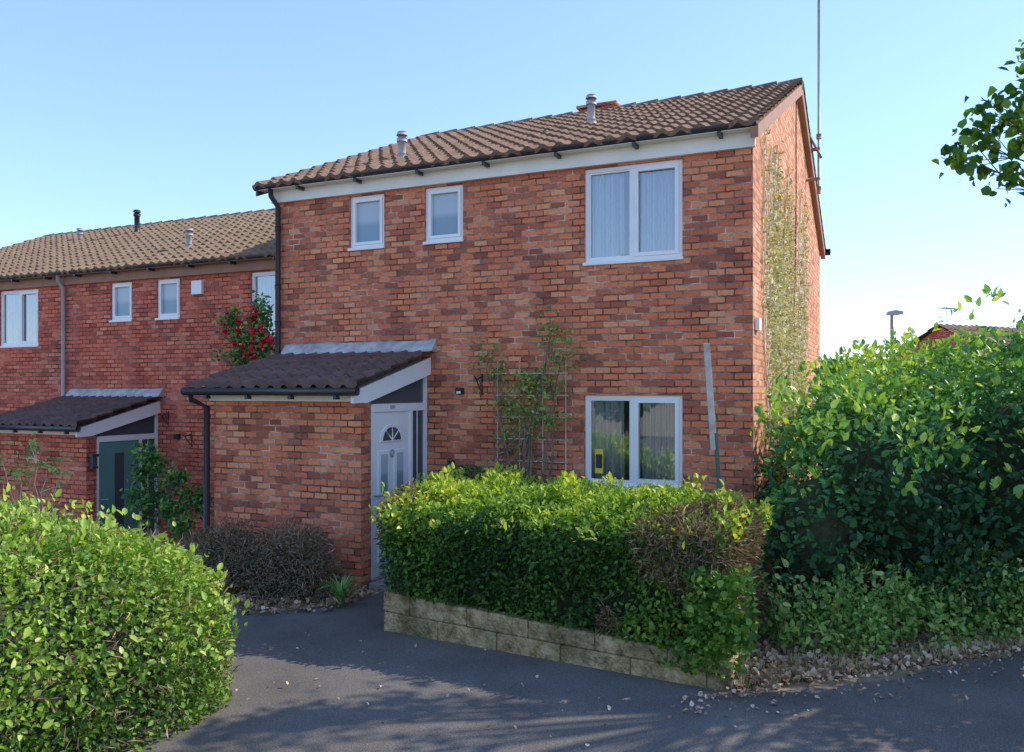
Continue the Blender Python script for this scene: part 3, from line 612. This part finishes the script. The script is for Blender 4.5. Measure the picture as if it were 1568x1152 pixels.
def wallrun(nm,a,b,h0,h1,t=.11,courses=1,bl=.44,seed=0):
    R=random.Random(seed); a=Vector((*a,0)); b=Vector((*b,0)); L=(b-a).length; u=(b-a)/L; n=Vector((-u.y,u.x,0))
    k=0
    for c in range(courses):
        s=0 if c%2==0 else -bl/2
        while s<L-.02:
            s0=max(s,0)+.002; s1=min(s+bl*1.0,L)-.002
            if s1-s0<.05: s+=bl; continue
            j=R.uniform(-.01,.01); V=[]
            for z in (0,1):
                for ss,nn in ((s0,0),(s1,0),(s1,t),(s0,t)):
                    H=h0+(h1-h0)*ss/L; zz=H*(c/courses)+.001 if z==0 else H*((c+1)/courses)-.001
                    if c==0 and z==0: zz=-.05
                    p=a+u*ss+n*(nn+j); V.append((p.x,p.y,zz+R.uniform(-.004,.004)))
            o=mesh_obj('%s_block_%d'%(nm,k),V,[(0,3,2,1),(4,5,6,7),(0,1,5,4),(1,2,6,5),(2,3,7,6),(3,0,4,7)],M['block'],PW)
            m_=o.modifiers.new('b','BEVEL'); m_.width=.014; m_.segments=2
            k+=1; s+=bl
wallrun('front',(-2.88,-2.70),(.30,-2.96),.36,.22,courses=2,bl=.6)
wallrun('left',(-2.79,-1.15),(-2.79,-2.59),.36,.36,courses=2,seed=2)
wallrun('right',(.22,-2.83),(.30,-2.0),.20,.20,courses=1,seed=3)
mesh_obj('planter_soil',[(-2.75,-2.6,.2),(.2,-2.85,.15),(.2,-1.2,.2),(-2.75,-1.2,.2)],[(0,1,2,3)],M['bark'],PW)
# ------------------------------------------------------------ ground
def hgt(x,y):
    t=min(max((-6.25-x)/1.6,0),1); return -.62*t*t*(3-2*t)
xs=sorted(set([-600,-200,-80,-40,-25,-18,-14,-11,-9]+list(np.linspace(-8.2,-6,12))+[-4,-2,0,3,8,20,60,200,600])); ys=[-600,-200,-60,-20,-12,-9,-6,-3,-1,1,4,10,20,50,150,400,1500]
V=[(x,y,hgt(x,y)) for y in ys for x in xs]; nx=len(xs)
F=[(j*nx+i,j*nx+i+1,(j+1)*nx+i+1,(j+1)*nx+i) for j in range(len(ys)-1) for i in range(nx-1)]
def soil():
    m,nt,N,L,b=newmat('earth_and_grass')
    tc=N.new('ShaderNodeTexCoord'); n=N.new('ShaderNodeTexNoise'); n.inputs['Scale'].default_value=1.3; n.inputs['Detail'].default_value=12; n.inputs['Roughness'].default_value=.75; L.new(tc.outputs['Object'],n.inputs['Vector'])
    r=ramp(N,[(.3,(.14,.10,.06)),(.5,(.34,.24,.15)),(.62,(.24,.23,.09)),(.8,(.44,.34,.22))]); L.new(n.outputs['Fac'],r.inputs['Fac']); L.new(r.outputs['Color'],b.inputs['Base Color']); b.inputs['Roughness'].default_value=1
    n2=N.new('ShaderNodeTexNoise'); n2.inputs['Scale'].default_value=30; n2.inputs['Detail'].default_value=8; L.new(tc.outputs['Object'],n2.inputs['Vector'])
    bp=N.new('ShaderNodeBump'); bp.inputs['Distance'].default_value=.03; L.new(n2.outputs['Fac'],bp.inputs['Height']); L.new(bp.outputs['Normal'],b.inputs['Normal'])
    return m
mesh_obj('ground',V,F,soil())
def asphalt(name,c0,c1,speck):
    m,nt,N,L,b=newmat(name)
    tc=N.new('ShaderNodeTexCoord')
    n=N.new('ShaderNodeTexNoise'); n.inputs['Scale'].default_value=1.1; n.inputs['Detail'].default_value=9; n.inputs['Roughness'].default_value=.6; L.new(tc.outputs['Object'],n.inputs['Vector'])
    r=ramp(N,[(.3,c0),(.7,c1)]); L.new(n.outputs['Fac'],r.inputs['Fac'])
    v=N.new('ShaderNodeTexVoronoi'); v.inputs['Scale'].default_value=110; L.new(tc.outputs['Object'],v.inputs['Vector'])
    rv=ramp(N,[(0,(1.9,1.9,1.85)),(.3,(1.1,1.1,1.1)),(.6,(.65,.65,.65))]); L.new(v.outputs['Distance'],rv.inputs['Fac'])
    c=mixc(N,L,r.outputs['Color'],rv.outputs['Color'],speck,'MULTIPLY')
    L.new(c,b.inputs['Base Color']); b.inputs['Roughness'].default_value=.95; b.inputs['Specular IOR Level'].default_value=.1
    bp=N.new('ShaderNodeBump'); bp.inputs['Strength'].default_value=.25; bp.inputs['Distance'].default_value=.003; L.new(v.outputs['Distance'],bp.inputs['Height']); L.new(bp.outputs['Normal'],b.inputs['Normal'])
    return m
M['asph']=asphalt('asphalt',(.135,.118,.105),(.215,.19,.165),.8)
M['asph2']=asphalt('old_asphalt',(.28,.25,.22),(.42,.375,.33),.9)
edge=[(-5.9,-3.2),(-5.0,-3.0),(-4.35,-2.75),(-4.0,-2.35),(-3.72,-1.9),(-3.7,-1.2),(-3.98,-1.15),(-3.98,0),(-2.8,0),(-2.8,-2.7),(.3,-2.97)]
ve=[]
pp=[(.55,-2.86),(.95,-2.55),(1.35,-2.15),(1.75,-1.72),(2.15,-1.25),(2.6,-.7),(3.1,-.1),(4.5,1.5)]
rr=random.Random(3)
for x,y in pp: ve.append((x+rr.uniform(-.04,.04),y+rr.uniform(-.04,.04)))
pv=edge+[(x,y) for x,y in ve]+[(40,14),(40,-30),(-40,-30),(-40,-9.5),(-6.2,-6.5)]
bm=bmesh.new(); vs=[bm.verts.new((x,y,.004)) for x,y in pv]; bm.faces.new(vs); bmesh.ops.triangulate(bm,faces=bm.faces); me=bpy.data.meshes.new('asphalt_path'); bm.to_mesh(me); bm.free(); me.materials.append(M['asph'])
for p_ in me.polygons:
    if p_.normal.z<0: p_.flip()
link(bpy.data.objects.new('asphalt_path',me))
mesh_obj('old_pavement',[(.9,-4.75,.008),(2.2,-3.1,.008),(3.9,-1.2,.008),(9,4,.008),(30,-5,.008),(5,-12,.008),(1.4,-7,.008)],[(0,6,5,4,3,2,1)],M['asph2'])
box('door_step',-3.96,-3.2,-1.35,-.1,-.05,.05,M['plinth'],None,bev=.01)
def litter(name,reg,n,size,mat=LM['brown']):
    pts=[]
    while len(pts)<n:
        x=rng.uniform(reg[0],reg[1]); y=rng.uniform(reg[2],reg[3])
        if reg[4](x,y): pts.append((x,y,.012+rng.uniform(0,.03)))
    P=np.array(pts); leaves(name,P,np.tile([0,0,1.],(n,1)),size,mat,rng.uniform(0,1,n),None,aspect=.38,upw=1.5,rand=1.2)
def side(x,y):
    ye=-2.97+(x-.3)*1.0+ (0 if x<1.8 else .1*(x-1.8)); return y>ye-.05 and y<ye+1.3
litter('leaf_litter',(.3,4.2,-3.1,1.5,side),6500,.06)
litter('leaf_litter',(.0,3.5,-4.2,1.0,lambda x,y:(lambda e: e-.35*abs(rng.normal())<y<e)(-2.97+(x-.3)*1.0)),600,.04)
litter('leaf_litter',(-6.2,-3.7,-3.2,-1.5,lambda x,y: y>-3.15+max(0,(x+5))*.55),2200,.055)
litter('leaf_litter',(-4.5,.6,-5.6,-2.9,lambda x,y: rng.uniform()<.3),70,.03)
V=[];F=[]
for k in range(3600):
    x=rng.uniform(.35,3.6); y=-2.97+(x-.3)*1.0+abs(rng.normal(0,.32)); 
    if nz(np.array([[x,y,0.]]),3,9)[0]<-.1: continue
    h=rng.uniform(.03,.13); a=rng.uniform(0,6.28); b_=len(V); w=.004; dx,dy=rng.normal(0,.03,2)
    V+= [(x-w*math.cos(a),y-w*math.sin(a),0),(x+w*math.cos(a),y+w*math.sin(a),0),(x+dx,y+dy,h)]; F.append((b_,b_+1,b_+2))
mesh_obj('verge_grass',V,F,simple('dry_grass',(.40,.38,.14),.8,var=.5,scale=3))
# ------------------------------------------------------------ light / world / camera
sd=Vector((1,.81,1)).normalized(); el=math.asin(sd.z); az=math.atan2(sd.x,sd.y)
w=bpy.data.worlds.new('World'); scene.world=w; w.use_nodes=True; nt=w.node_tree
sky=nt.nodes.new('ShaderNodeTexSky'); sky.sky_type='NISHITA'; sky.sun_disc=False; sky.sun_elevation=el; sky.sun_rotation=az
sky.altitude=50; sky.air_density=1.0; sky.dust_density=.1; sky.ozone_density=1.0
gm=nt.nodes.new('ShaderNodeGamma'); gm.inputs['Gamma'].default_value=.68; nt.links.new(sky.outputs[0],gm.inputs['Color'])
bg=nt.nodes['Background']; c=mixc(nt.nodes,nt.links,gm.outputs[0],(2.1,2.55,3.5),1.0,'MULTIPLY'); nt.links.new(c,bg.inputs[0]); bg.inputs[1].default_value=.15
sl=bpy.data.lights.new('sun','SUN'); sl.energy=5.0; sl.angle=math.radians(.5); sl.color=(1,.92,.78)
so=link(bpy.data.objects.new('sun',sl)); so.rotation_euler=sd.to_track_quat('Z','Y').to_euler(); so.location=(20,16,20)
cam=bpy.data.cameras.new('camera'); co=link(bpy.data.objects.new('camera',cam)); co.location=(1.392,-9.153,2.2)
co.rotation_euler=(math.radians(90),0,math.atan2(.418,.908)); cam.sensor_width=36; cam.lens=29.4; cam.shift_y=.014; cam.clip_end=3000; cam.clip_start=.05
scene.camera=co
scene.view_settings.view_transform='Standard'; scene.view_settings.look='None'; scene.view_settings.exposure=0
